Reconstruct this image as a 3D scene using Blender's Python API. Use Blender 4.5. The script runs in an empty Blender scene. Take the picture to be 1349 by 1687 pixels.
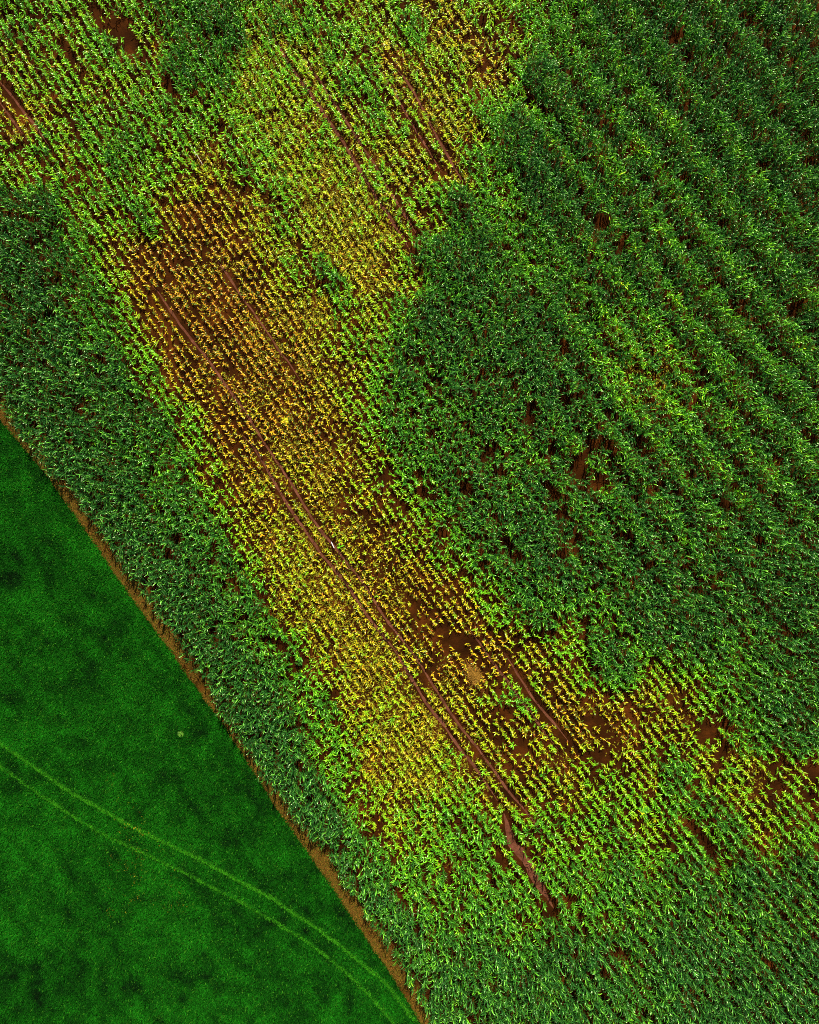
import bpy, math
import numpy as np

# ------------------------------------------------------------------ camera, sky, sun, exposure
SC = bpy.context.scene
COL = SC.collection
W, HH = 1349.0, 1687.0
S = 0.06                                   # metres of ground per photograph pixel
CAMZ = 24.0 / 36.0 * HH * S                # drone height above the ground

cam = bpy.data.cameras.new("camera")
cam.lens, cam.sensor_width, cam.sensor_fit = 24.0, 36.0, 'AUTO'
cam.clip_start, cam.clip_end = 0.5, 3000.0
camo = bpy.data.objects.new("camera", cam)
camo.location = (0, 0, CAMZ)
COL.objects.link(camo)
SC.camera = camo

SUN_EL, SUN_AZ = math.radians(43), math.radians(8)      # azimuth clockwise from +Y (top of the photograph)
world = bpy.data.worlds.new("World")
SC.world = world
world.use_nodes = True
wn = world.node_tree
bg = wn.nodes['Background']
sky = wn.nodes.new('ShaderNodeTexSky')
sky.sky_type = 'NISHITA'
sky.sun_disc = False
sky.sun_elevation = SUN_EL
sky.sun_rotation = SUN_AZ
wn.links.new(sky.outputs['Color'], bg.inputs['Color'])
bg.inputs['Strength'].default_value = 0.05
sl = bpy.data.lights.new("sun", 'SUN')
sl.energy, sl.angle, sl.color = 5.0, math.radians(0.5), (1.0, 0.93, 0.82)
so = bpy.data.objects.new("sun", sl)
so.rotation_euler = (math.pi / 2 - SUN_EL, 0, math.pi - SUN_AZ)
so.location = (40, 40, 60)
COL.objects.link(so)
SC.view_settings.view_transform = 'Standard'
SC.view_settings.look = 'None'
SC.view_settings.exposure = 1.25
SC.view_settings.gamma = 1.0
SC.render.engine = 'CYCLES'
SC.cycles.use_denoising = False
SC.cycles.max_bounces = 5
SC.cycles.diffuse_bounces = 2
SC.cycles.transmission_bounces = 3
SC.cycles.pixel_filter_type = 'BLACKMAN_HARRIS'
SC.cycles.filter_width = 1.0

rng = np.random.default_rng(11)


# ------------------------------------------------------------------ helpers
def g(px, py, z=0.0):
    """a point of the photograph seen at height z -> ground metres"""
    k = S * (1 - z / CAMZ)
    return (np.asarray(px, float) - W / 2) * k, (HH / 2 - np.asarray(py, float)) * k


def to_px(x, y, z=0.0):
    k = S * (1 - z / CAMZ)
    return np.asarray(x) / k + W / 2, HH / 2 - np.asarray(y) / k


def poly(pts, z=0.0):
    p = np.array(pts, float)
    return np.stack(g(p[:, 0], p[:, 1], z), 1)


def resample(p, step):
    d = np.r_[0, np.cumsum(np.hypot(*np.diff(p, axis=0).T))]
    n = max(2, int(d[-1] / step))
    t = np.linspace(0, d[-1], n)
    q = np.stack([np.interp(t, d, p[:, 0]), np.interp(t, d, p[:, 1])], 1)
    for _ in range(6):
        q[1:-1] = (q[:-2] + 2 * q[1:-1] + q[2:]) / 4
    return q


def vnoise(x, y, scale, seed):
    r = np.random.default_rng(seed).random((128, 128))
    X, Y = np.asarray(x) / scale + 1000.37, np.asarray(y) / scale + 1000.71
    i, j = np.floor(X).astype(int), np.floor(Y).astype(int)
    fx, fy = X - i, Y - j
    fx, fy = fx * fx * (3 - 2 * fx), fy * fy * (3 - 2 * fy)
    a, b = r[i % 128, j % 128], r[(i + 1) % 128, j % 128]
    c, d = r[i % 128, (j + 1) % 128], r[(i + 1) % 128, (j + 1) % 128]
    return (a * (1 - fx) + b * fx) * (1 - fy) + (c * (1 - fx) + d * fx) * fy


def fbm(x, y, scale, seed):
    return (vnoise(x, y, scale, seed) + .5 * vnoise(x, y, scale / 2.1, seed + 1) + .25 * vnoise(x, y, scale / 4.3, seed + 2)) / 1.75


def dist_to(P, line):
    """distance of points to a polyline of closely spaced points"""
    out = np.full(len(P), 1e9)
    lo, hi = line.min(0) - 3, line.max(0) + 3
    idx = np.where(((P > lo) & (P < hi)).all(1))[0]
    for k in range(0, len(idx), 4000):
        q = P[idx[k:k + 4000]]
        d = ((q[:, None, :] - line[None]) ** 2).sum(2).min(1)
        out[idx[k:k + 4000]] = np.sqrt(d)
    return out


def mesh(name, V, F, mat, col=None, smooth=False):
    """V (n,3); F an int array (m,k) of k-gons"""
    me = bpy.data.meshes.new(name)
    V = np.ascontiguousarray(V, np.float32)
    F = np.ascontiguousarray(F, np.int32)
    m, k = F.shape
    me.vertices.add(len(V))
    me.vertices.foreach_set('co', V.ravel())
    me.loops.add(m * k)
    me.loops.foreach_set('vertex_index', F.ravel())
    me.polygons.add(m)
    me.polygons.foreach_set('loop_start', np.arange(0, m * k, k, dtype=np.int32))
    if smooth:
        me.polygons.foreach_set('use_smooth', np.ones(m, bool))
    if col is not None:
        a = me.attributes.new('tint', 'FLOAT_COLOR', 'POINT')
        c = np.ones((len(V), 4), np.float32)
        c[:, :3] = col
        a.data.foreach_set('color', c.ravel())
    me.materials.append(mat)
    me.update(calc_edges=True)
    return me


def link(name, me, label=None, cat=None, kind=None, group=None, parent=None):
    o = bpy.data.objects.new(name, me)
    COL.objects.link(o)
    if label: o['label'] = label
    if cat: o['category'] = cat
    if kind: o['kind'] = kind
    if group: o['group'] = group
    if parent: o.parent = parent
    return o


# ------------------------------------------------------------------ materials
def new_mat(name):
    m = bpy.data.materials.new(name)
    m.use_nodes = True
    nt = m.node_tree
    return m, nt, nt.nodes['Principled BSDF'], nt.nodes['Material Output']


def leaf_mat(name, rough, spec, trans):
    m, nt, b, out = new_mat(name)
    at = nt.nodes.new('ShaderNodeAttribute')
    at.attribute_name = 'tint'
    b.inputs['Roughness'].default_value = rough
    b.inputs['Specular IOR Level'].default_value = spec
    b.inputs['Specular Tint'].default_value = (.75, 1, .5, 1)
    nt.links.new(at.outputs['Color'], b.inputs['Base Color'])
    tr = nt.nodes.new('ShaderNodeBsdfTranslucent')
    nt.links.new(at.outputs['Color'], tr.inputs['Color'])
    mx = nt.nodes.new('ShaderNodeMixShader')
    mx.inputs[0].default_value = trans
    nt.links.new(b.outputs[0], mx.inputs[1])
    nt.links.new(tr.outputs[0], mx.inputs[2])
    nt.links.new(mx.outputs[0], out.inputs['Surface'])
    return m


def soil_mat(name, dark, mid, light, scale, bump=0.6, seed=0.0):
    m, nt, b, out = new_mat(name)
    N, L = nt.nodes, nt.links
    geo = N.new('ShaderNodeNewGeometry')
    mp = N.new('ShaderNodeMapping')
    mp.inputs['Location'].default_value = (seed, seed * 1.7, 0)
    L.new(geo.outputs['Position'], mp.inputs['Vector'])
    n1 = N.new('ShaderNodeTexNoise')
    n1.inputs['Scale'].default_value = scale
    n1.inputs['Detail'].default_value = 8
    n1.inputs['Roughness'].default_value = .65
    L.new(mp.outputs[0], n1.inputs['Vector'])
    cr = N.new('ShaderNodeValToRGB')
    e = cr.color_ramp.elements
    e[0].position, e[0].color = .32, (*dark, 1)
    e[1].position, e[1].color = .72, (*light, 1)
    x = e.new(.5); x.color = (*mid, 1)
    L.new(n1.outputs['Fac'], cr.inputs[0])
    n2 = N.new('ShaderNodeTexNoise')
    n2.inputs['Scale'].default_value = 7.0
    n2.inputs['Detail'].default_value = 6
    n2.inputs['Roughness'].default_value = .7
    L.new(mp.outputs[0], n2.inputs['Vector'])
    ov = N.new('ShaderNodeMix'); ov.data_type = 'RGBA'; ov.blend_type = 'OVERLAY'
    ov.inputs['Factor'].default_value = .6
    L.new(cr.outputs[0], ov.inputs[6]); L.new(n2.outputs['Fac'], ov.inputs[7])
    L.new(ov.outputs[2], b.inputs['Base Color'])
    b.inputs['Roughness'].default_value = .95
    b.inputs['Specular IOR Level'].default_value = .02
    bp = N.new('ShaderNodeBump')
    bp.inputs['Strength'].default_value = bump
    bp.inputs['Distance'].default_value = .15
    L.new(n2.outputs['Fac'], bp.inputs['Height'])
    L.new(bp.outputs[0], b.inputs['Normal'])
    return m


M_LEAF = leaf_mat('maize leaf', .33, .5, .06)
M_GRASS = leaf_mat('meadow grass blade', .7, .06, .15)
M_DRY = leaf_mat('dry grass blade', .8, .15, .15)
M_SOIL = soil_mat('brown field soil', (.009, .003, .0005), (.023, .0068, .001), (.070, .019, .0025), .35)
M_TRACK = soil_mat('compacted track soil', (.04, .014, .006), (.085, .029, .014), (.14, .052, .028), .9, .4, 5.0)
M_DIRT = soil_mat('dry earth of the margin', (.022, .011, .0015), (.045, .021, .0025), (.09, .028, .004), .5, .8, 9.0)
M_MEADOW = soil_mat('dark turf soil', (.0005, .006, .0004), (.001, .010, .0006), (.002, .016, .001), .3, .5, 3.0)
M_PALE = soil_mat('worn turf', (.003, .028, .001), (.006, .045, .0012), (.012, .065, .002), .8, .4, 2.0)

# ------------------------------------------------------------------ lines traced on the photograph
CROP_EDGE = [(-140, 460), (-60, 570), (0, 650), (20, 687), (67, 747), (100, 790), (143, 843), (187, 907), (233, 973), (300, 1067), (350, 1140),
             (400, 1223), (450, 1300), (493, 1357), (527, 1390), (563, 1444), (617, 1524), (657, 1584), (707, 1677), (760, 1775), (800, 1850)]
GRASS_EDGE = [(-140, 500), (-60, 615), (0, 693), (33, 730), (77, 783), (117, 840), (160, 903), (213, 980), (277, 1067), (320, 1130), (367, 1193),
              (427, 1285), (450, 1324), (500, 1394), (550, 1467), (597, 1537), (643, 1604), (690, 1680), (740, 1775), (775, 1850)]
TRACKS = [
    ([(440, 45), (453, 68), (477, 107), (505, 147), (530, 182), (560, 227), (580, 257), (600, 293), (623, 330), (643, 360), (667, 397), (680, 423)], .36, 'left-hand long brown wheel rut in the yellow maize near the top edge'),
    ([(495, 85), (508, 107), (530, 137), (542, 160), (563, 187), (583, 220), (600, 247), (617, 270), (637, 307), (653, 333), (677, 370), (690, 393)], .28, 'right-hand partner of the brown wheel rut in the yellow maize near the top'),
    ([(600, 80), (627, 117), (650, 153), (683, 213), (703, 243), (727, 283)], .26, 'short thin dark brown rut beside bright green row at the top'),
    ([(643, 103), (670, 133), (697, 180), (720, 227), (743, 267), (772, 315)], .30, 'darkest rut at the top, ending where the dark green maize begins'),
    ([(250, 470), (264, 485), (273, 501), (289, 523), (304, 545), (323, 570), (342, 591), (363, 622), (380, 646), (402, 674), (426, 715), (450, 752), (480, 796), (507, 843), (530, 877), (553, 903), (580, 937), (607, 973), (633, 1017), (657, 1047), (683, 1080), (710, 1123), (733, 1160), (760, 1200), (787, 1233), (817, 1274), (840, 1307), (867, 1337), (897, 1377)], .30, 'longest brown wheel rut, through the orange patch and down the middle'),
    ([(398, 715), (413, 732), (428, 752), (449, 790), (480, 843), (503, 873), (527, 910), (550, 937), (577, 970), (600, 1007), (623, 1037), (650, 1070), (677, 1117), (703, 1160), (733, 1197), (760, 1237), (783, 1264), (807, 1300), (820, 1320)], .34, 'brown wheel rut just left of the longest rut in mid field'),
    ([(348, 415), (378, 458), (399, 490), (425, 525), (445, 554), (459, 578), (478, 600), (496, 630)], .22, 'faint narrow rut inside the orange yellow patch'),
    ([(767, 1030), (790, 1060), (813, 1093), (837, 1123), (853, 1147), (877, 1177), (897, 1207), (920, 1235)], .30, 'short brown rut right of the straw heap'),
    ([(830, 1075), (840, 1090), (860, 1123), (883, 1157), (900, 1177), (920, 1200), (937, 1222)], .28, 'short pinkish brown rut furthest right, beside its twin'),
    ([(-10, 123), (0, 135), (19, 158), (37, 182), (61, 211), (82, 243)], .32, 'dark rut at the left edge of the photo, upper of two'),
    ([(-10, 156), (0, 169), (19, 196), (37, 220), (48, 235)], .32, 'dark rut at the left edge of the photo, lower of two'),
]
WASH = ([(830, 1340), (843, 1387), (858, 1408), (875, 1432), (900, 1477), (912, 1496)], .8, 'wide bare red brown gap at the lower end of the ruts')
GRASS_TRACKS = [
    ([(-60, 1183), (0, 1222), (13, 1233), (73, 1274), (120, 1307), (163, 1330), (200, 1352), (243, 1374), (287, 1394), (333, 1417), (393, 1450), (450, 1480), (483, 1504), (517, 1524), (560, 1557), (600, 1590), (637, 1620), (663, 1654), (683, 1680)], .42, 'upper pale green wheel track across the meadow'),
    ([(-60, 1222), (0, 1262), (47, 1295), (90, 1324), (133, 1352), (177, 1377), (227, 1400), (273, 1422), (320, 1445), (360, 1467), (407, 1490), (450, 1517), (500, 1547), (537, 1574), (573, 1604), (610, 1640), (650, 1687), (680, 1725)], .34, 'lower pale green wheel track across the meadow'),
]
edge_c = resample(poly(CROP_EDGE, 1.5), .12)
edge_d = resample(poly(CROP_EDGE), .3)
edge_g = resample(poly(GRASS_EDGE), .3)

# ------------------------------------------------------------------ the ground and its sheets
R = 700.0
link('ground', mesh('ground', [(-R, -R, 0), (R, -R, 0), (R, R, 0), (-R, R, 0)], [(0, 1, 2, 3)], M_SOIL), 'dark brown ploughed soil between the maize rows', 'soil', 'structure')


def sheet(name, a, b, z, mat, label, cat):
    n = min(len(a), len(b))
    ia = np.linspace(0, len(a) - 1, n).round().astype(int); ib = np.linspace(0, len(b) - 1, n).round().astype(int)
    V = np.concatenate([np.c_[a[ia], np.full(n, z)], np.c_[b[ib], np.full(n, z)]])
    i = np.arange(n - 1)
    return link(name, mesh(name, V, np.stack([i, i + 1, i + 1 + n, i + n], 1), mat), label, cat, 'structure')


far = edge_g.copy(); far[:, 0] -= 120; far[:, 1] -= 90
sheet('meadow', far, edge_g + np.array([.1, .05]), .004, M_MEADOW, 'dark green meadow below the dirt strip', 'meadow')
wob = (fbm(edge_d[:, 0], edge_d[:, 1], 2.5, 5) - .5)[:, None] * .5
wob2 = (fbm(edge_g[:, 0], edge_g[:, 1], 2.0, 8) - .5)[:, None] * .4
sheet('dirt_path', edge_g + wob2 * np.array([1, .7]), edge_d + np.array([.5, .3]) + wob, .008, M_DIRT, 'narrow brown dirt strip between meadow and maize', 'dirt strip')


def strip(name, line, width, z, mat, label, cat, wv=.25):
    q = resample(line, .2)
    t = np.gradient(q, axis=0); t /= np.linalg.norm(t, axis=1)[:, None]
    nrm = np.c_[-t[:, 1], t[:, 0]]
    wl = width / 2 * (1 + wv * (vnoise(q[:, 0], q[:, 1], .7, 31) - .5) * 2)
    wr = width / 2 * (1 + wv * (vnoise(q[:, 0], q[:, 1], .7, 37) - .5) * 2)
    taper = np.minimum(1, np.minimum(np.arange(len(q)), np.arange(len(q))[::-1]) / 16 + .1)
    a, b = q + nrm * (wl * taper)[:, None], q - nrm * (wr * taper)[:, None]
    n = len(q)
    V = np.concatenate([np.c_[b, np.full(n, z)], np.c_[a, np.full(n, z)]])
    i = np.arange(n - 1)
    link(name, mesh(name, V, np.stack([i, i + 1, i + 1 + n, i + n], 1), mat), label, cat, 'structure')
    return q


clear = []
for pts, wd, lab in TRACKS:
    clear.append((strip('wheel_track', poly(pts), wd * .75, .012, M_TRACK, lab, 'wheel track', .55), wd * .4 + .12))
clear.append((strip('bare_strip', poly(WASH[0]), WASH[1], .016, M_TRACK, WASH[2], 'bare soil', .5), .5))
gtr = []
for pts, wd, lab in GRASS_TRACKS:
    gtr.append((strip('meadow_track', poly(pts), wd, .012, M_PALE, lab, 'wheel track', .5), wd))

# ------------------------------------------------------------------ maps: vigour, weeds, bare soil
CP = np.array([
    (20, 30, .62, 0), (100, 30, .56, 0), (180, 40, .56, 0), (230, 60, .5, 0), (300, 30, .8, 0), (380, 60, .85, 0), (430, 60, .6, .5), (470, 30, .65, .3), (520, 40, .6, .1), (570, 30, .55, .1), (620, 40, .5, .2), (680, 40, .6, 0), (730, 30, .38, .2), (760, 40, .3, .2), (800, 30, .5, 0), (840, 60, .5, 0), (880, 30, .65, 0), (930, 30, .75, 0), (1000, 30, .9, 0), (1100, 30, 1, 0), (1200, 30, .95, 0), (1340, 30, 1, 0),
    (20, 110, .52, 0), (100, 120, .52, 0), (180, 120, .56, 0), (240, 110, .56, 0), (300, 110, .75, 0), (360, 110, .75, .1), (410, 110, .52, .8), (450, 120, .55, .5), (520, 100, .45, .4), (560, 110, .65, .1), (600, 110, .55, .1), (650, 110, .4, .3), (700, 110, .45, .2), (750, 110, .5, .1), (790, 70, .33, .1), (820, 120, .4, .1), (850, 150, .6, 0), (890, 130, .95, 0), (950, 150, .86, 0),
    (20, 180, .35, 0), (80, 200, .5, 0), (150, 200, .56, 0), (220, 200, .65, 0), (280, 190, .65, 0), (340, 200, .6, .1), (400, 180, .55, .5), (440, 200, .5, .6), (500, 200, .5, .4), (560, 180, .48, .4), (620, 170, .64, 0), (660, 190, .45, .2), (720, 180, .38, .4), (770, 190, .4, .3), (800, 180, .65, 0), (850, 220, .95, 0),
    (20, 280, .55, 0), (80, 270, .6, 0), (140, 290, .56, 0), (200, 280, .68, 0), (260, 270, .62, 0), (300, 300, .45, .1), (340, 260, .45, .3), (400, 270, .65, .1), (450, 280, .55, .5), (500, 280, .42, .6), (550, 270, .45, .6), (600, 290, .5, .3), (650, 270, .42, .2), (700, 280, .4, .1), (750, 280, .4, .2), (790, 280, .65, 0), (900, 300, 1, 0), (1150, 300, .86, 0), (1300, 200, 1, 0),
    (20, 350, .95, 0), (80, 340, .9, 0), (120, 330, .57, 0), (170, 360, .57, 0), (230, 360, .68, 0), (280, 360, .35, 0), (320, 350, .1, 0), (370, 330, .35, .1), (420, 350, .45, .2), (470, 350, .62, .1), (520, 370, .42, .7), (580, 360, .38, .8), (630, 370, .42, .4), (690, 340, .5, 0), (720, 330, .6, 0), (760, 340, .9, 0),
    (40, 430, 1, 0), (100, 430, .9, 0), (140, 420, .65, 0), (180, 420, .5, 0), (230, 430, .15, 0), (280, 430, .1, 0), (330, 430, .12, .1), (390, 420, .2, .1), (440, 430, .4, .2), (490, 430, .57, .1), (540, 450, .66, 0), (580, 430, .35, .8), (630, 440, .25, .6), (660, 440, .45, .2), (710, 430, .85, 0), (760, 430, 1, 0), (1000, 400, .88, 0),
    (60, 520, 1, 0), (150, 500, .8, 0), (200, 510, .6, 0), (240, 510, .25, 0), (300, 500, .05, .1), (360, 500, .05, .1), (420, 500, .08, .2), (470, 520, .25, .3), (520, 510, .3, .5), (570, 520, .57, .1), (620, 520, .5, .3), (660, 520, .75, 0), (720, 530, .95, 0), (1200, 500, .86, 0), (1300, 500, .9, 0),
    (60, 600, 1, 0), (180, 600, .9, 0), (240, 600, .62, 0), (290, 600, .2, 0), (350, 600, .1, .2), (420, 600, .08, .2), (480, 600, .15, .3), (530, 600, .35, .2), (580, 590, .4, .1), (620, 600, .7, 0), (680, 600, .85, 0), (760, 600, .95, 0), (900, 600, 1, 0), (1060, 620, .74, .3),
    (100, 700, 1, 0), (250, 700, .9, 0), (310, 700, .6, 0), (360, 700, .2, 0), (420, 690, .15, .2), (480, 700, .15, .3), (540, 690, .3, .2), (600, 690, .57, 0), (660, 700, .8, 0),
    (160, 800, 1, 0), (300, 800, .85, 0), (360, 800, .56, 0), (410, 800, .28, .1), (470, 790, .27, .3), (530, 800, .32, .3), (590, 800, .38, .1), (640, 800, .57, 0), (700, 800, .75, 0), (760, 800, .9, 0), (1100, 800, .9, 0), (1300, 800, .92, 0),
    (250, 900, 1, 0), (360, 900, .85, 0), (410, 890, .5, 0), (450, 900, .33, .3), (500, 900, .33, .5), (560, 880, .28, .3), (620, 890, .27, .1), (680, 890, .42, 0), (740, 890, .65, 0), (800, 900, .9, 0), (900, 900, 1, 0),
    (300, 1000, 1, 0), (420, 1000, .85, 0), (470, 1000, .37, .2), (520, 990, .33, .6), (580, 1000, .33, .5), (640, 980, .27, .2), (700, 990, .22, 0), (760, 1000, .3, 0), (810, 1000, .6, 0), (870, 1000, .9, 0), (1100, 1000, 1, 0), (1300, 1000, 1, 0),
    (380, 1100, 1, 0), (480, 1090, .75, 0), (530, 1080, .37, .2), (590, 1090, .32, .6), (650, 1100, .32, .5), (700, 1080, .27, .1), (760, 1090, .22, 0), (820, 1090, .25, 0), (880, 1080, .4, 0), (940, 1090, .57, 0), (1000, 1080, .85, 0),
    (450, 1200, 1, 0), (540, 1180, .65, 0), (580, 1180, .45, .3), (640, 1190, .38, .7), (690, 1210, .37, .6), (750, 1180, .38, .3), (800, 1180, .38, 0), (850, 1160, .62, 0), (870, 1210, .4, 0), (930, 1190, .22, 0), (990, 1190, .32, .1), (1050, 1180, .42, 0), (1110, 1170, .42, .1), (1170, 1190, .52, 0), (1230, 1200, .75, 0), (1300, 1200, .95, 0),
    (510, 1320, 1, 0), (580, 1290, .6, .1), (630, 1280, .37, .4), (690, 1270, .37, .7), (750, 1270, .5, .4), (810, 1290, .42, .2), (860, 1280, .42, 0), (930, 1290, .4, .1), (1000, 1290, .52, 0), (1060, 1270, .47, 0), (1120, 1280, .75, 0), (1180, 1280, .5, .1), (1240, 1270, .42, .2), (1290, 1280, .5, 0), (1340, 1280, .5, 0),
    (580, 1420, .9, 0), (640, 1350, .52, .2), (700, 1370, .6, .1), (760, 1380, .66, 0), (830, 1390, .62, 0), (900, 1380, .62, 0), (960, 1380, .62, 0), (1020, 1380, .7, 0), (1080, 1370, .57, 0), (1140, 1370, .66, 0), (1200, 1360, .75, 0), (1260, 1360, .52, .1), (1320, 1370, .62, 0),
    (620, 1500, .9, 0), (690, 1460, .72, 0), (780, 1480, .72, 0), (860, 1480, .72, 0), (940, 1460, .72, 0), (1040, 1460, .8, 0), (1150, 1450, .85, 0), (1250, 1450, .9, 0), (1340, 1440, .9, 0),
    (700, 1640, .9, 0), (800, 1600, .9, 0), (950, 1600, .95, 0), (1150, 1600, 1, 0), (1340, 1600, 1, 0), (900, 1680, .95, 0), (1349, 1687, 1, 0)])
# bare patches: px, py, radius across, radius along the row, strength
BARE = np.array([  # px, py
    
    (210, 60, 14, 34, .75), (170, 40, 10, 26, .6), (245, 90, 10, 30, .6), (120, 95, 5, 26, .8), (285, 150, 9, 20, .6), (110, 190, 7, 16, .6), (160, 20, 8, 14, .6),
    (870, 685, 9, 12, 1), (800, 745, 10, 11, 1), (768, 705, 7, 9, .9), (824, 780, 7, 9, 1), (908, 810, 7, 10, 1), (950, 775, 10, 14, 1), (985, 790, 9, 11, 1), (925, 845, 7, 10, .9), (945, 878, 8, 10, 1), (985, 938, 6, 10, .9), (1060, 930, 9, 6, .9), (1075, 635, 6, 14, 1), (1045, 608, 6, 14, 1), (697, 812, 8, 9, 1), (766, 806, 7, 8, 1), (830, 890, 8, 8, 1), (722, 632, 6, 9, .9), (688, 592, 7, 10, .9), (1027, 882, 7, 8, 1), (970, 735, 14, 8, .7), (1000, 690, 8, 8, .7), (880, 720, 5, 6, .6), (752, 785, 6, 7, .8), (680, 680, 6, 6, .7), (630, 780, 6, 14, .7), (655, 830, 7, 14, .7), (1110, 170, 4, 10, .8), (1180, 130, 5, 18, .9), (1130, 160, 5, 16, .9), (1090, 250, 8, 6, .9), (1200, 510, 6, 12, .9), (1260, 200, 5, 12, .8), (1310, 280, 10, 8, .9), (1240, 285, 6, 6, .9), (1230, 40, 10, 8, .7), (1165, 680, 8, 4, .6), (1250, 580, 5, 5, .8),
    (620, 870, 10, 40, .55), (640, 950, 14, 40, .6), (700, 1000, 16, 30, .5), (750, 1050, 14, 22, .9), (725, 1085, 12, 10, .9), (690, 1040, 8, 20, .6), (780, 1110, 9, 10, 1), (830, 1160, 10, 10, .7), (860, 1225, 10, 12, .8), (915, 1250, 14, 14, .85), (910, 1280, 12, 12, .8), (980, 1180, 10, 30, .7), (985, 1245, 12, 14, .7), (1000, 1210, 8, 20, .6), (1040, 1165, 8, 14, .6), (1050, 1110, 7, 8, .8), (1110, 1150, 14, 20, .7), (1125, 1170, 12, 16, .9), (1163, 1198, 12, 12, 1), (1195, 1238, 14, 12, 1), (1255, 1290, 12, 20, .8), (1270, 1320, 10, 12, .8), (1330, 1265, 14, 14, .7), (1320, 1310, 10, 12, .7), (1280, 1255, 10, 10, .9), (870, 1020, 6, 22, .8), (890, 1045, 6, 8, .8), (1150, 1368, 5, 30, 1), (770, 1250, 5, 30, .5), (520, 490, 6, 30, .6), (535, 520, 6, 20, .7), (450, 330, 6, 36, .6), (500, 420, 6, 30, .5), (380, 290, 6, 40, .6), (590, 650, 6, 18, .6), (570, 830, 8, 30, .5), (605, 860, 8, 30, .6),
    (580, 1310, 4, 26, .8), (610, 1360, 4, 26, .8), (640, 1400, 4, 22, .7), (660, 1460, 6, 10, .8), (715, 1480, 5, 9, .7), (650, 1545, 6, 10, .8), (688, 1605, 6, 16, .9), (780, 1632, 5, 8, .8), (545, 1415, 4, 16, .9), (565, 1445, 6, 12, .8), (595, 1470, 7, 8, .8), (540, 1390, 8, 10, .8), (1020, 1560, 7, 9, .9), (930, 1470, 7, 10, .7), (900, 1530, 4, 16, .6), (870, 1510, 4, 12, .6), (1180, 1505, 5, 6, .8), (1300, 1470, 8, 6, .8),
    (60, 560, 8, 10, .7), (10, 480, 6, 16, .8), (65, 540, 5, 5, .7), (190, 500, 10, 7, .6), (300, 880, 6, 6, .6)])


_in = (BARE[:, 4] < 1) & (BARE[:, 0] > 560) & (BARE[:, 1] > 860)
BARE[_in, 4] *= .78


# row direction of the crop, measured on the photograph: px, py, degrees below the horizontal
DIRS = np.array([(125, 125, 56.5), (60, 200, 57.5), (320, 340, 57.5), (545, 170, 57.5), (620, 310, 57.5), (720, 200, 58), (330, 600, 54), (430, 760, 57), (590, 980, 54.5),
                 (670, 1080, 56), (760, 1220, 55.5), (840, 1380, 56), (830, 1100, 52), (900, 1170, 53), (1130, 130, 50.5), (1240, 120, 49), (1000, 200, 51.5), (1160, 1350, 50.2),
                 (1250, 1350, 49.5), (600, 1380, 53.5), (1250, 500, 50), (950, 1100, 51.5), (1200, 1600, 51), (150, 700, 55), (300, 950, 55), (900, 600, 52.5), (1100, 850, 51)])


def basis(x, y):                 # monomials and their gradients (x, y in tens of metres)
    e = [(i, j) for d in (1, 2, 3) for i in range(d + 1) for j in [d - i]]
    B = np.stack([x ** i * y ** j for i, j in e], -1)
    gx = np.stack([i * x ** max(i - 1, 0) * y ** j for i, j in e], -1)
    gy = np.stack([j * x ** i * y ** max(j - 1, 0) for i, j in e], -1)
    return B, gx, gy


dx, dy = g(DIRS[:, 0], DIRS[:, 1]); th = np.radians(DIRS[:, 2])
_, gx, gy = basis(dx / 10, dy / 10)
nx, ny = np.sin(th), np.cos(th)              # across the rows, to the upper right
A = np.concatenate([gx * (np.cos(th))[:, None] - gy * (np.sin(th))[:, None], .25 * (gx * nx[:, None] + gy * ny[:, None])])
rhs = np.r_[np.zeros(len(th)), .25 * np.ones(len(th))]
reg = np.diag([0, 0, .03, .03, .03, .1, .1, .1, .1]) * 3
cf = np.linalg.lstsq(np.concatenate([A, reg]), np.r_[rhs, np.zeros(9)], rcond=None)[0]


def ufield(x, y):
    B, gx, gy = basis(np.clip(x, -50, 50) / 10, np.clip(y, -62, 62) / 10)
    return 10 * B @ cf, gx @ cf, gy @ cf


def maps(x, y, zc=1.0):
    """vigour, weeds, bareness of ground points, read where a canopy of height zc shows in the photograph"""
    px, py = to_px(x, y, zc)
    a = np.radians(54)
    t, n = np.array([np.cos(a), np.sin(a)]), np.array([np.sin(a), -np.cos(a)])
    wx = (fbm(x, y, 3.0, 41) - .5) * 26; wy = (fbm(x, y, 3.0, 47) - .5) * 26
    q = np.stack([px + wx, py + wy], 1)
    qs, qn = q @ t / 1.7, q @ n
    cs, cn = CP[:, :2] @ t / 1.7, CP[:, :2] @ n
    v, w, bare = np.zeros(len(q)), np.zeros(len(q)), np.zeros(len(q))
    bs, bn = BARE[:, :2] @ t, BARE[:, :2] @ n
    qx, qy = to_px(x, y, 0)
    q0 = np.stack([qx + wx * .3, qy + wy * .3], 1)
    q0s, q0n = q0 @ t, q0 @ n
    for k in range(0, len(q), 5000):
        s = slice(k, k + 5000)
        d2 = (qs[s, None] - cs) ** 2 + (qn[s, None] - cn) ** 2 + 60
        wt = d2 ** -2.2
        wt /= wt.sum(1, keepdims=True)
        v[s], w[s] = wt @ CP[:, 2], wt @ CP[:, 3]
        e = ((q0s[s, None] - bs) / BARE[:, 3] / 1.15) ** 2 + ((q0n[s, None] - bn) / BARE[:, 2] / 1.15) ** 2
        bare[s] = (np.exp(-e ** 1.5 * .6) * BARE[:, 4]).max(1)
    bare = np.clip(bare * (.55 + 1.0 * fbm(x, y, .9, 83)), 0, 1)
    return v, w, bare


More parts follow.
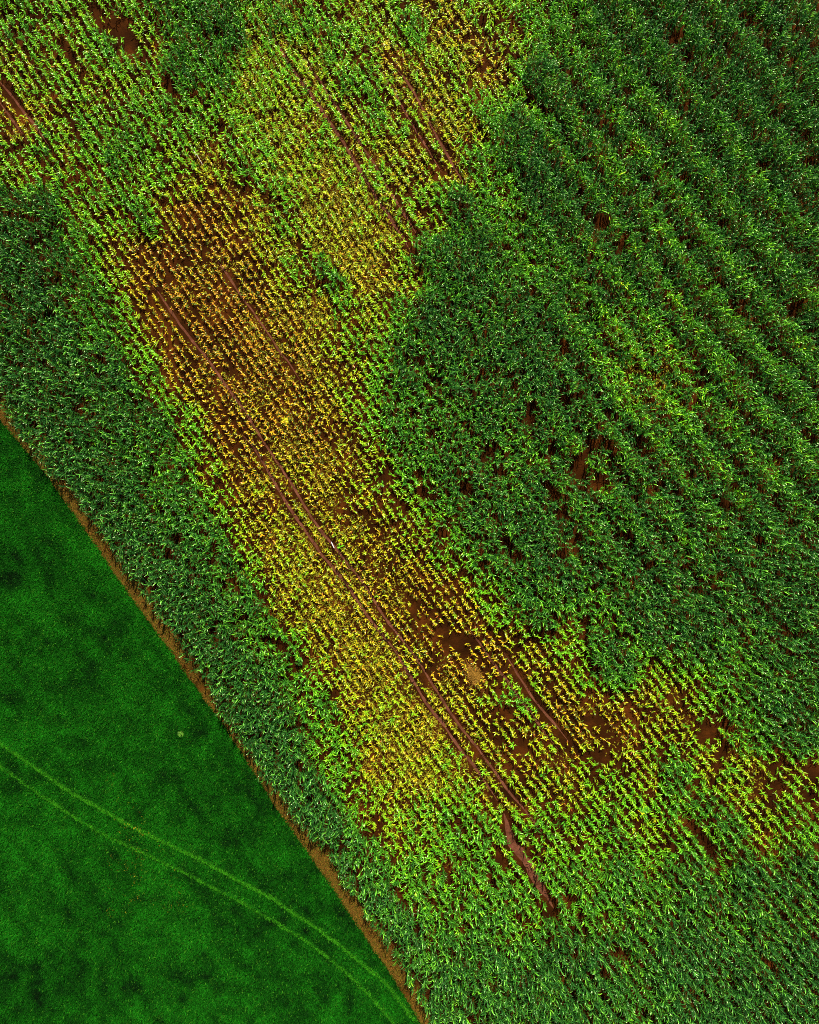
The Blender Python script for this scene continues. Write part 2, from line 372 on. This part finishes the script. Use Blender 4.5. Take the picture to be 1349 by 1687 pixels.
# ------------------------------------------------------------------ maize plants
RAMP_V = [0, .18, .34, .48, .62, .78, 1.0]
RAMP_C = np.array([(.72, .34, .018), (.66, .38, .012), (.52, .44, .008), (.28, .46, .005), (.115, .39, .005), (.045, .21, .010), (.020, .110, .013)])


def ramp(v):
    return np.stack([np.interp(v, RAMP_V, RAMP_C[:, k]) for k in range(3)], -1)


PROF = np.array([.45, .9, 1.0, .95, .6, .06])


def plants(P, h, ll, lw, nl, az, base, seed, red, up):
    """leaf and stalk geometry of many maize plants: P (n,2), stalk height, leaf length and width, leaf count, plane azimuth, colour"""
    r = np.random.default_rng(seed)
    n = len(P)
    own = np.repeat(np.arange(n), nl)
    first = np.cumsum(nl) - nl
    k = np.arange(len(own)) - first[own]
    f = (k + .5 + r.uniform(-.3, .3, len(own))) / nl[own]          # 0 lowest leaf, 1 topmost
    m = len(own)
    a = az[own] + np.pi * (k % 2) + r.normal(0, .55, m)
    L = ll[own] * (1 - .55 * np.abs(f - .55) ** 1.2 * 1.6) * r.uniform(.75, 1.2, m)
    wd = lw[own] * r.uniform(.8, 1.2, m)
    uo = up[own]                                                     # 1 = tall crop with upright leaves arching only at the tip
    e0 = np.radians(38 + 30 * f + uo * (30 - 20 * f) + r.normal(0, 8, m))
    e1 = np.radians(-42 + 38 * f + uo * (12 - 20 * f) + r.normal(0, 17, m))
    bendp = 1.15 + 1.3 * uo
    curl = r.normal(0, .55, m)
    roll = r.normal(0, .45, m)
    z0 = h[own] * (.18 + .8 * f)
    K = len(PROF)
    t = np.linspace(0, 1, K)
    pos = np.zeros((m, K, 3))
    pos[:, 0] = np.c_[P[own], z0]
    dirs = np.zeros((m, K, 3))
    for i in range(K):
        e = e0 + (e1 - e0) * t[i] ** bendp
        aa = a + curl * t[i]
        dirs[:, i] = np.c_[np.cos(e) * np.cos(aa), np.cos(e) * np.sin(aa), np.sin(e)]
        if i:
            pos[:, i] = pos[:, i - 1] + (dirs[:, i] + dirs[:, i - 1]) / 2 * (L / (K - 1))[:, None]
    pos[:, :, 2] = np.maximum(pos[:, :, 2], .03)
    aa = a[:, None] + curl[:, None] * t
    rr = roll[:, None] * (.4 + t)
    flat = np.stack([-np.sin(aa), np.cos(aa), np.zeros_like(aa)], -1)
    up = np.cross(dirs, flat)
    side = flat * np.cos(rr)[..., None] + up * np.sin(rr)[..., None]
    hw = (wd[:, None] * PROF / 2)[..., None]
    V = np.stack([pos - side * hw, pos + side * hw], 2).reshape(m, K * 2, 3)
    q = np.array([(2 * i, 2 * i + 1, 2 * i + 3, 2 * i + 2) for i in range(K - 1)])
    F = (np.arange(m) * K * 2)[:, None, None] + q
    glint = (r.random(m) < .22 * uo) & (f > .35)                      # some upper leaves of the tall crop: highlights painted as paler, yellower colour
    sh = np.where(glint, r.uniform(1.8, 3.2, m), r.uniform(.72 - .3 * uo, 1.28 - .15 * uo, m))
    c = base[own] * sh[:, None] * np.where(glint[:, None], (1.7, 1.05, .8), 1) * (1 + r.normal(0, .06, (m, 3)))
    if red is not None:
        olive = r.random(m) < np.clip(red[own] * 4.5, 0, .6) * np.where(f < .6, 1.2, .35)
        c[olive] = np.array([.075, .12, .008]) * r.uniform(.5, 1.5, (olive.sum(), 1))
        dead = r.random(m) < red[own] * np.where(f < .45, 1.6, .5)
        c[dead] = np.array([.34, .085, .012]) * r.uniform(.6, 1.3, (dead.sum(), 1))
    C = np.repeat(np.clip(c, 0, .8), K * 2, 0)
    V, F = V.reshape(-1, 3), F.reshape(-1, 4)
    # three-sided stalks
    an = np.arange(3) * 2.0944
    ring = np.stack([np.cos(an), np.sin(an)], -1)
    rad = .012 + .008 * h
    lo = np.concatenate([P[:, None] + ring * rad[:, None, None], np.zeros((n, 3, 1))], 2)
    hi = np.concatenate([P[:, None] + ring * rad[:, None, None] * .5, np.repeat(h[:, None, None], 3, 1)], 2)
    SV = np.concatenate([lo, hi], 1).reshape(-1, 3)
    sq = np.array([(0, 1, 4, 3), (1, 2, 5, 4), (2, 0, 3, 5)])
    SF = (np.arange(n) * 6)[:, None, None] + sq
    F = np.concatenate([F, SF.reshape(-1, 4) + len(V)])
    C = np.concatenate([C, np.repeat(base * .8, 6, 0)])
    return np.concatenate([V, SV]), F, C


# walk along every row
PITCH = .75
c0 = np.linspace(-75, 75, 3001)
lx, ly = c0 * np.sin(np.radians(53)), c0 * np.cos(np.radians(53))
u0, _, _ = ufield(lx, ly)
ks = np.arange(np.ceil(u0.min() / PITCH), np.floor(u0.max() / PITCH))
start = np.stack([np.interp(ks * PITCH, u0, lx), np.interp(ks * PITCH, u0, ly)], 1)
STEP = .20
pts = []
for sgn in (1, -1):
    p = start.copy()
    for i in range(int(85 / STEP)):
        if sgn == 1 or i:
            pts.append(np.c_[p, np.arange(len(p))])
        _, ax, ay = ufield(p[:, 0], p[:, 1])
        nn = np.hypot(ax, ay)
        p = p + sgn * STEP * np.stack([ay / nn, -ax / nn], 1)
pts = np.concatenate(pts)
row = pts[:, 2].astype(int)
P = pts[:, :2]
inside = (np.abs(P[:, 0]) < W / 2 * S + 4) & (np.abs(P[:, 1]) < HH / 2 * S + 4)
P, row = P[inside], row[inside]
_, ax, ay = ufield(P[:, 0], P[:, 1]); nn = np.hypot(ax, ay)
tang, norm = np.stack([ay / nn, -ax / nn], 1), np.stack([ax / nn, ay / nn], 1)
rowoff = np.random.default_rng(3).normal(0, .035, row.max() + 1)[row]
P = P + tang * rng.normal(0, .09, len(P))[:, None] + norm * (rng.normal(0, .07, len(P)) + rowoff)[:, None]
# keep only what stands on the crop's side of the margin
ei = np.argsort(edge_c[:, 1])
right = P[:, 0] > np.interp(P[:, 1], edge_c[ei, 1], edge_c[ei, 0]) - .35 + .25 * (vnoise(P[:, 0], P[:, 1], 1.5, 71) - .5)
P, row, norm = P[right], row[right], norm[right]
v, wd_, bare = maps(P[:, 0], P[:, 1])
v = np.clip(v + (fbm(P[:, 0], P[:, 1], 1.6, 21) - .5) * .26 + rng.normal(0, .075, len(P)), 0, 1)
px, py = to_px(P[:, 0], P[:, 1], 1.0)
# stand density
dens = np.interp(v, [0, .3, .55, .75, 1], [.72, .72, .70, .92, 1.0])
gap = fbm(P[:, 0], P[:, 1], 1.1, 61)
dens = dens * (1 - .97 * np.clip(bare * 1.25, 0, 1)) * np.where((gap < .27) & (v > .6), .15, 1) * np.where(gap < .3, .6, 1)
uu, _, _ = ufield(P[:, 0], P[:, 1])
swell = np.sin(uu * 2 * np.pi / 3.3 + 2.5 * vnoise(P[:, 0], P[:, 1], 12, 77)) * np.clip((px - 780) / 200, 0, 1) * np.clip((1150 - py) / 350, 0, 1)
dens *= np.where((swell < -.6) & (v > .7), .62, 1)
keep = rng.random(len(P)) < dens
for line, rad in clear:
    keep &= dist_to(P, line) > rad
    keep &= dist_to(P * (1 + .3 / CAMZ), line) > rad - .05
P, row, v, wd_, bare, px, py, norm = (a[keep] for a in (P, row, v, wd_, bare, px, py, norm))
P = P + norm * (np.clip((v - .6) / .2, 0, 1) * rng.normal(0, .15, len(P)))[:, None]     # tall crop leans about more
n = len(P)
# broad swells of growth across the rows in the right half
uu, _, _ = ufield(P[:, 0], P[:, 1])
swell = np.sin(uu * 2 * np.pi / 3.3 + 2.5 * vnoise(P[:, 0], P[:, 1], 12, 77)) * np.clip((px - 780) / 200, 0, 1) * np.clip((1150 - py) / 350, 0, 1)
big_ = np.clip(rng.normal(1, .14, n), .55, 1.35)
h = np.interp(v, [0, .3, .55, .8, 1], [.40, .48, .75, 1.35, 1.75]) * big_ + .38 * swell * (v > .7)
h *= 1 - .45 * bare
ll = np.interp(v, [0, .3, .55, .7, .8, 1], [.35, .37, .48, .60, .78, .82]) * (.4 + .6 * big_) * rng.uniform(.9, 1.1, n)
lw = np.interp(v, [0, .3, .55, .8, 1], [.052, .054, .062, .062, .060])
nl = np.interp(v, [0, .5, .8, 1], [7, 7, 10, 11]).round().astype(int)
az = rng.uniform(0, 2 * np.pi, n)
tint = ramp(np.clip(v + .03 - .13 * swell * (v > .7), 0, 1)) * rng.uniform(.85, 1.15, (n, 1))
up = np.clip((v - .58) / .25, 0, 1)
redness = np.interp(v, [0, .25, .45, .6], [.16, .10, .04, .0])
print('plants', n)

yellow = v < .42
inframe = (px > 4) & (py > 4)
cand = np.where(~yellow & inframe & (v < .72) & (px + py < 330))[0]
solo_g = cand[np.argsort(np.hypot(px[cand], py[cand]))[:300]]
cand = np.where(yellow & (px > 190))[0]
solo_y = cand[np.argsort(np.hypot(px[cand] - 300, py[cand] - 370))[:300]]
solo = np.zeros(n, bool); solo[solo_g] = True; solo[solo_y] = True


def crop(name, sel, seed, label):
    V, F, C = plants(P[sel], h[sel], ll[sel], lw[sel], nl[sel], az[sel], tint[sel], seed, redness[sel], up[sel])
    print(name, len(F))
    link(name, mesh(name, V, F, M_LEAF, C, True), label, 'maize crop', 'stuff')


crop('green_maize_crop', np.where(~yellow & ~solo)[0], 101, 'dense green maize rows covering most of the field')
crop('yellow_maize_crop', np.where(yellow & ~solo)[0], 102, 'stunted yellow maize in the long diagonal strip')
for ids, lab, grp in ((solo_g, 'light green maize plant in the thin rows filling the top left corner', 'light green maize plants in the top left corner'),
                      (solo_y, 'stunted golden maize plant at the upper left tip of the orange patch', 'golden maize plants at the tip of the orange patch')):
    for i in ids:
        s = np.array([i])
        V, F, C = plants(np.zeros((1, 2)), h[s], ll[s], lw[s], nl[s], az[s], tint[s], 5000 + int(i), redness[s], up[s])
        nm = 'maize_plant' if ids is solo_g else 'stunted_maize_plant'
        o = link(nm, mesh(nm, V, F, M_LEAF, C, True), lab, 'maize plant', None, grp)
        o.location = (P[i, 0], P[i, 1], 0)


# ------------------------------------------------------------------ low growth: weeds, meadow grass, dry grass
def blades(P, L, wdt, lean, base, seed, z0=0.0, bend=.9):
    """two-piece blades"""
    r = np.random.default_rng(seed)
    n = len(P)
    a = r.uniform(0, 2 * np.pi, n)
    d = np.stack([np.cos(a), np.sin(a)], 1)
    sd = np.stack([-d[:, 1], d[:, 0]], 1) * (wdt / 2)[:, None]
    e0, e1 = lean, lean - bend * r.uniform(.5, 1.3, n)
    m1 = np.c_[P + d * (L * .5 * np.cos(e0))[:, None], z0 + L * .5 * np.sin(e0)]
    t1 = m1 + np.c_[d * (L * .5 * np.cos(e1))[:, None], L * .5 * np.sin(e1)]
    t1[:, 2] = np.maximum(t1[:, 2], z0 + .01)
    zz = np.full((n, 1), z0)
    s3 = np.c_[sd, np.zeros(n)]
    V = np.stack([np.c_[P - sd, zz], np.c_[P + sd, zz], m1 + s3, m1 - s3, t1 + s3 * .25, t1 - s3 * .25], 1)
    F = (np.arange(n) * 6)[:, None, None] + np.array([(0, 1, 2, 3), (3, 2, 4, 5)])
    return V.reshape(-1, 3), F.reshape(-1, 4), np.repeat(base, 6, 0)


def scatter(n, x0, x1, y0, y1, r):
    return np.stack([r.uniform(x0, x1, n), r.uniform(y0, y1, n)], 1)


X1, Y1 = W / 2 * S + 2, HH / 2 * S + 2
# weeds among the yellow maize
r = np.random.default_rng(5)
Q = scatter(520000, -30, 40, -40, Y1, r)
vq, wq, bq = maps(Q[:, 0], Q[:, 1], .2)
k = r.random(len(Q)) < np.clip(wq * 1.0 - .02 + (fbm(Q[:, 0], Q[:, 1], 1.4, 55) - .5) * .7, 0, 1) * (wq > .02) * np.where(vq < .75, 1, 0)
for line, rad in clear:
    k &= dist_to(Q, line) > rad - .06
Q, vq = Q[k], vq[k]
cw = np.array([(.20, .14, .006)]) * r.uniform(.5, 1.4, (len(Q), 1)) + np.array([(-.04, .03, 0)]) * r.random((len(Q), 1))
V, F, C = blades(Q, r.uniform(.10, .26, len(Q)), r.uniform(.05, .11, len(Q)), r.uniform(.2, .8, len(Q)), np.clip(cw, .004, 1), 6)
link('weed_cover', mesh('weed_cover', V, F, M_DRY, C, True), 'low olive weeds covering the soil between yellow maize', 'weeds', 'stuff')
print('weeds', len(Q))

# meadow grass
Q = scatter(900000, -X1, 4, -Y1, 11, r)
gi = np.argsort(edge_g[:, 1])
lim = np.interp(Q[:, 1], edge_g[gi, 1], edge_g[gi, 0])
Q = Q[Q[:, 0] < lim + .12 * r.normal(0, 1, len(Q))]
tr = np.full(len(Q), 9.0)
for line, wdt in gtr:
    tr = np.minimum(tr, (dist_to(Q, line) + r.normal(0, .07, len(Q))) / (wdt * .5 * (1 + .5 * (vnoise(Q[:, 0], Q[:, 1], .6, 15) - .5))))
pale = tr < 1.15
big = fbm(Q[:, 0], Q[:, 1], 7, 91); sml = fbm(Q[:, 0], Q[:, 1], 1.1, 95)
L = (.16 + .22 * sml) * r.uniform(.7, 1.3, len(Q))
base = np.array([(.003, .054, .0012)]) * np.clip(.95 + .9 * (big - .5) + 1.5 * (sml - .5) + .9 * (fbm(Q[:, 0] * .8 + Q[:, 1] * .6, (Q[:, 1] * .8 - Q[:, 0] * .6) * .25, .9, 98) - .5), .15, 3)[:, None] * r.uniform(.5, 1.6, (len(Q), 1))
br = r.random(len(Q)) < .06 * big
base[br] = np.array([.035, .15, .006]) * r.uniform(.6, 1.2, (br.sum(), 1))
lean = r.uniform(.5, 1.35, len(Q))
keep = ~pale
V, F, C = blades(Q[keep], L[keep], r.uniform(.03, .05, keep.sum()), lean[keep], np.clip(base[keep], .001, 1), 12)
link('meadow_grass', mesh('meadow_grass', V, F, M_GRASS, C, True), 'short dark green grass of the meadow', 'grass', 'stuff')
kp = pale & (r.random(len(Q)) < .9)
bp = np.array([(.026, .17, .004)]) * r.uniform(.4, 1.3, (kp.sum(), 1))
V, F, C = blades(Q[kp], L[kp] * .6, r.uniform(.03, .05, kp.sum()), lean[kp] * .6, bp, 13)
link('pale_track_grass', mesh('pale_track_grass', V, F, M_GRASS, C, True), 'flattened pale green grass in two meadow wheel tracks', 'grass', 'stuff')
print('grass', keep.sum(), kp.sum())

# dry grass on the margin
t = r.random(60000)
ia = (t * (len(edge_g) - 1)); ib = (t * (len(edge_d) - 1))
pa = np.stack([np.interp(ia, np.arange(len(edge_g)), edge_g[:, j]) for j in (0, 1)], 1)
pb = np.stack([np.interp(ib, np.arange(len(edge_d)), edge_d[:, j]) for j in (0, 1)], 1)
f = np.clip(r.beta(1.3, 1.5, len(t)) * 1.15 - .03, -.1, 1.2)
Q = pa + (pb - pa) * f[:, None]
pat = fbm(Q[:, 0], Q[:, 1], 2.2, 33)
k = r.random(len(Q)) < np.clip(pat * 2.4 - .55, .05, 1)
Q, pat = Q[k], pat[k]
c = np.where((r.random(len(Q)) < .35)[:, None], np.array([(.075, .07, .004)]), np.array([(.14, .065, .008)])) * r.uniform(.35, 1.3, (len(Q), 1))
V, F, C = blades(Q, r.uniform(.08, .24, len(Q)), r.uniform(.02, .045, len(Q)), r.uniform(.1, .9, len(Q)), c, 14, .008)
link('dry_grass', mesh('dry_grass', V, F, M_DRY, C, True), 'dry straw coloured grass on the dirt strip', 'grass', 'stuff')


# ------------------------------------------------------------------ single things lying or growing in the crop
def simple_mat(name, col, rough=.6):
    m, nt, b, out = new_mat(name)
    nz = nt.nodes.new('ShaderNodeTexNoise'); nz.inputs['Scale'].default_value = 9
    cr = nt.nodes.new('ShaderNodeValToRGB')
    cr.color_ramp.elements[0].color = (*[c * .6 for c in col], 1)
    cr.color_ramp.elements[1].color = (*col, 1)
    nt.links.new(nz.outputs['Fac'], cr.inputs[0]); nt.links.new(cr.outputs[0], b.inputs['Base Color'])
    b.inputs['Roughness'].default_value = rough
    return m


def rod(a, b, r0, r1, rings=9, sides=10, wob=.0):
    a, b = np.array(a, float), np.array(b, float)
    d = (b - a) / np.linalg.norm(b - a)
    x = np.cross(d, (0, 0, 1.0)) if abs(d[2]) < .9 else np.cross(d, (1.0, 0, 0))
    x /= np.linalg.norm(x); y = np.cross(d, x)
    an = np.arange(sides) * 2 * np.pi / sides
    V = []
    for i in range(rings):
        t = i / (rings - 1)
        rr = r0 + (r1 - r0) * t
        if i in (0, rings - 1): rr *= .6
        c = a + (b - a) * t + x * wob * np.sin(t * 7) + y * wob * np.cos(t * 5)
        V.append(c + rr * (np.cos(an)[:, None] * x + np.sin(an)[:, None] * y))
    V = np.concatenate(V)
    i = np.arange(sides); j = (i + 1) % sides
    F = np.concatenate([np.stack([i + k * sides, j + k * sides, j + (k + 1) * sides, i + (k + 1) * sides], 1) for k in range(rings - 1)])
    cap = np.array([(0, q, q + 1, 0) for q in range(0)]).reshape(-1, 4).astype(int)
    return V, np.concatenate([F, cap]) if len(cap) else F


M_POLE = simple_mat('weathered pale pole', (.48, .44, .32))
M_PEG = simple_mat('white painted stake', (.8, .8, .78))
a, b = g(310, 233, .8), g(333, 270, .8)
V, F = rod((a[0], a[1], .48), (b[0], b[1], .62), .032, .022, 12, 10, .02)
link('pole', mesh('pole', V, F, M_POLE, None, True), 'thin pale pole lying along a row of green maize, above the orange patch', 'pole')
a, b = g(545, 893, .3), g(551, 903, .3)
V, F = rod((a[0], a[1], .06), (b[0], b[1], .55), .035, .03, 8)
link('stake', mesh('stake', V, F, M_PEG, None, True), 'short white stake leaning beside the longest wheel rut', 'stake')

r = np.random.default_rng(77)
cx, cy = g(781, 1112)
Q = r.normal(0, 1, (900, 2)) * (.30, .55)
Q = Q @ np.array([(.82, .57), (.57, -.82)])
hz = .22 * np.exp(-(Q ** 2).sum(1) / .2)
c = np.array([(.26, .13, .018)]) * r.uniform(.4, 1.3, (900, 1))
Vs, Fs, Cs = [], [], []
for z in range(6):
    s_ = slice(z * 150, z * 150 + 150)
    V, F, C = blades(Q[s_], r.uniform(.15, .4, 150), r.uniform(.02, .035, 150), r.uniform(-.1, .5, 150), c[s_], 78 + z, 0.0, .3)
    V[:, 2] += np.repeat(hz[s_], 6) * (z + 1) / 6
    Fs.append(F + sum(len(q) for q in Vs)); Vs.append(V); Cs.append(C)
o = link('straw_pile', mesh('straw_pile', np.concatenate(Vs), np.concatenate(Fs), M_DRY, np.concatenate(Cs), True), 'small heap of pale straw on bare brown soil between two pairs of ruts', 'straw')
o.location = (cx, cy, .02)

for i, (qx, qy, rad, hh, col, lab) in enumerate([
        (469, 694, .30, .5, (.55, .50, .01), 'round bright yellow weed in the lower part of the orange patch'),
        (668, 213, .30, .6, (.17, .46, .01), 'round light green weed beside the dark rut in the upper yellow strip'),
        (636, 72, .32, .5, (.62, .50, .01), 'broad yellow weed among green maize near the top edge'),
        (500, 103, .28, .5, (.32, .46, .01), 'lime green weed at the head of the right-hand brown rut'),
        (1063, 1335, .34, .6, (.12, .38, .02), 'oblong mid green weed low in the right of the brown striped maize'),
        (297, 1209, .30, .22, (.10, .24, .02), 'pale yellowish tuft standing alone in the dark meadow')]):
    n_ = 170
    th_ = r.uniform(0, 2 * np.pi, n_); rr_ = rad * np.sqrt(r.random(n_))
    Q = np.stack([np.cos(th_) * rr_, np.sin(th_) * rr_], 1) * ((1.5, .8) if 'oblong' in lab else (1, 1))
    V, F, C = blades(Q, r.uniform(.5, 1, n_) * hh * .6, r.uniform(.05, .09, n_), r.uniform(.3, 1.2, n_), np.array([col]) * r.uniform(.55, 1.25, (n_, 1)), 300 + i)
    V[:, 2] += np.repeat(hh * .5 * (1 - (rr_ / rad) ** 2), 6)
    o = link('weed' if i < 5 else 'grass_tuft', mesh('weed', V, F, M_LEAF, C, True), lab, 'weed' if i < 5 else 'grass tuft')
    x_, y_ = g(qx, qy, hh * .5)
    o.location = (x_, y_, 0)
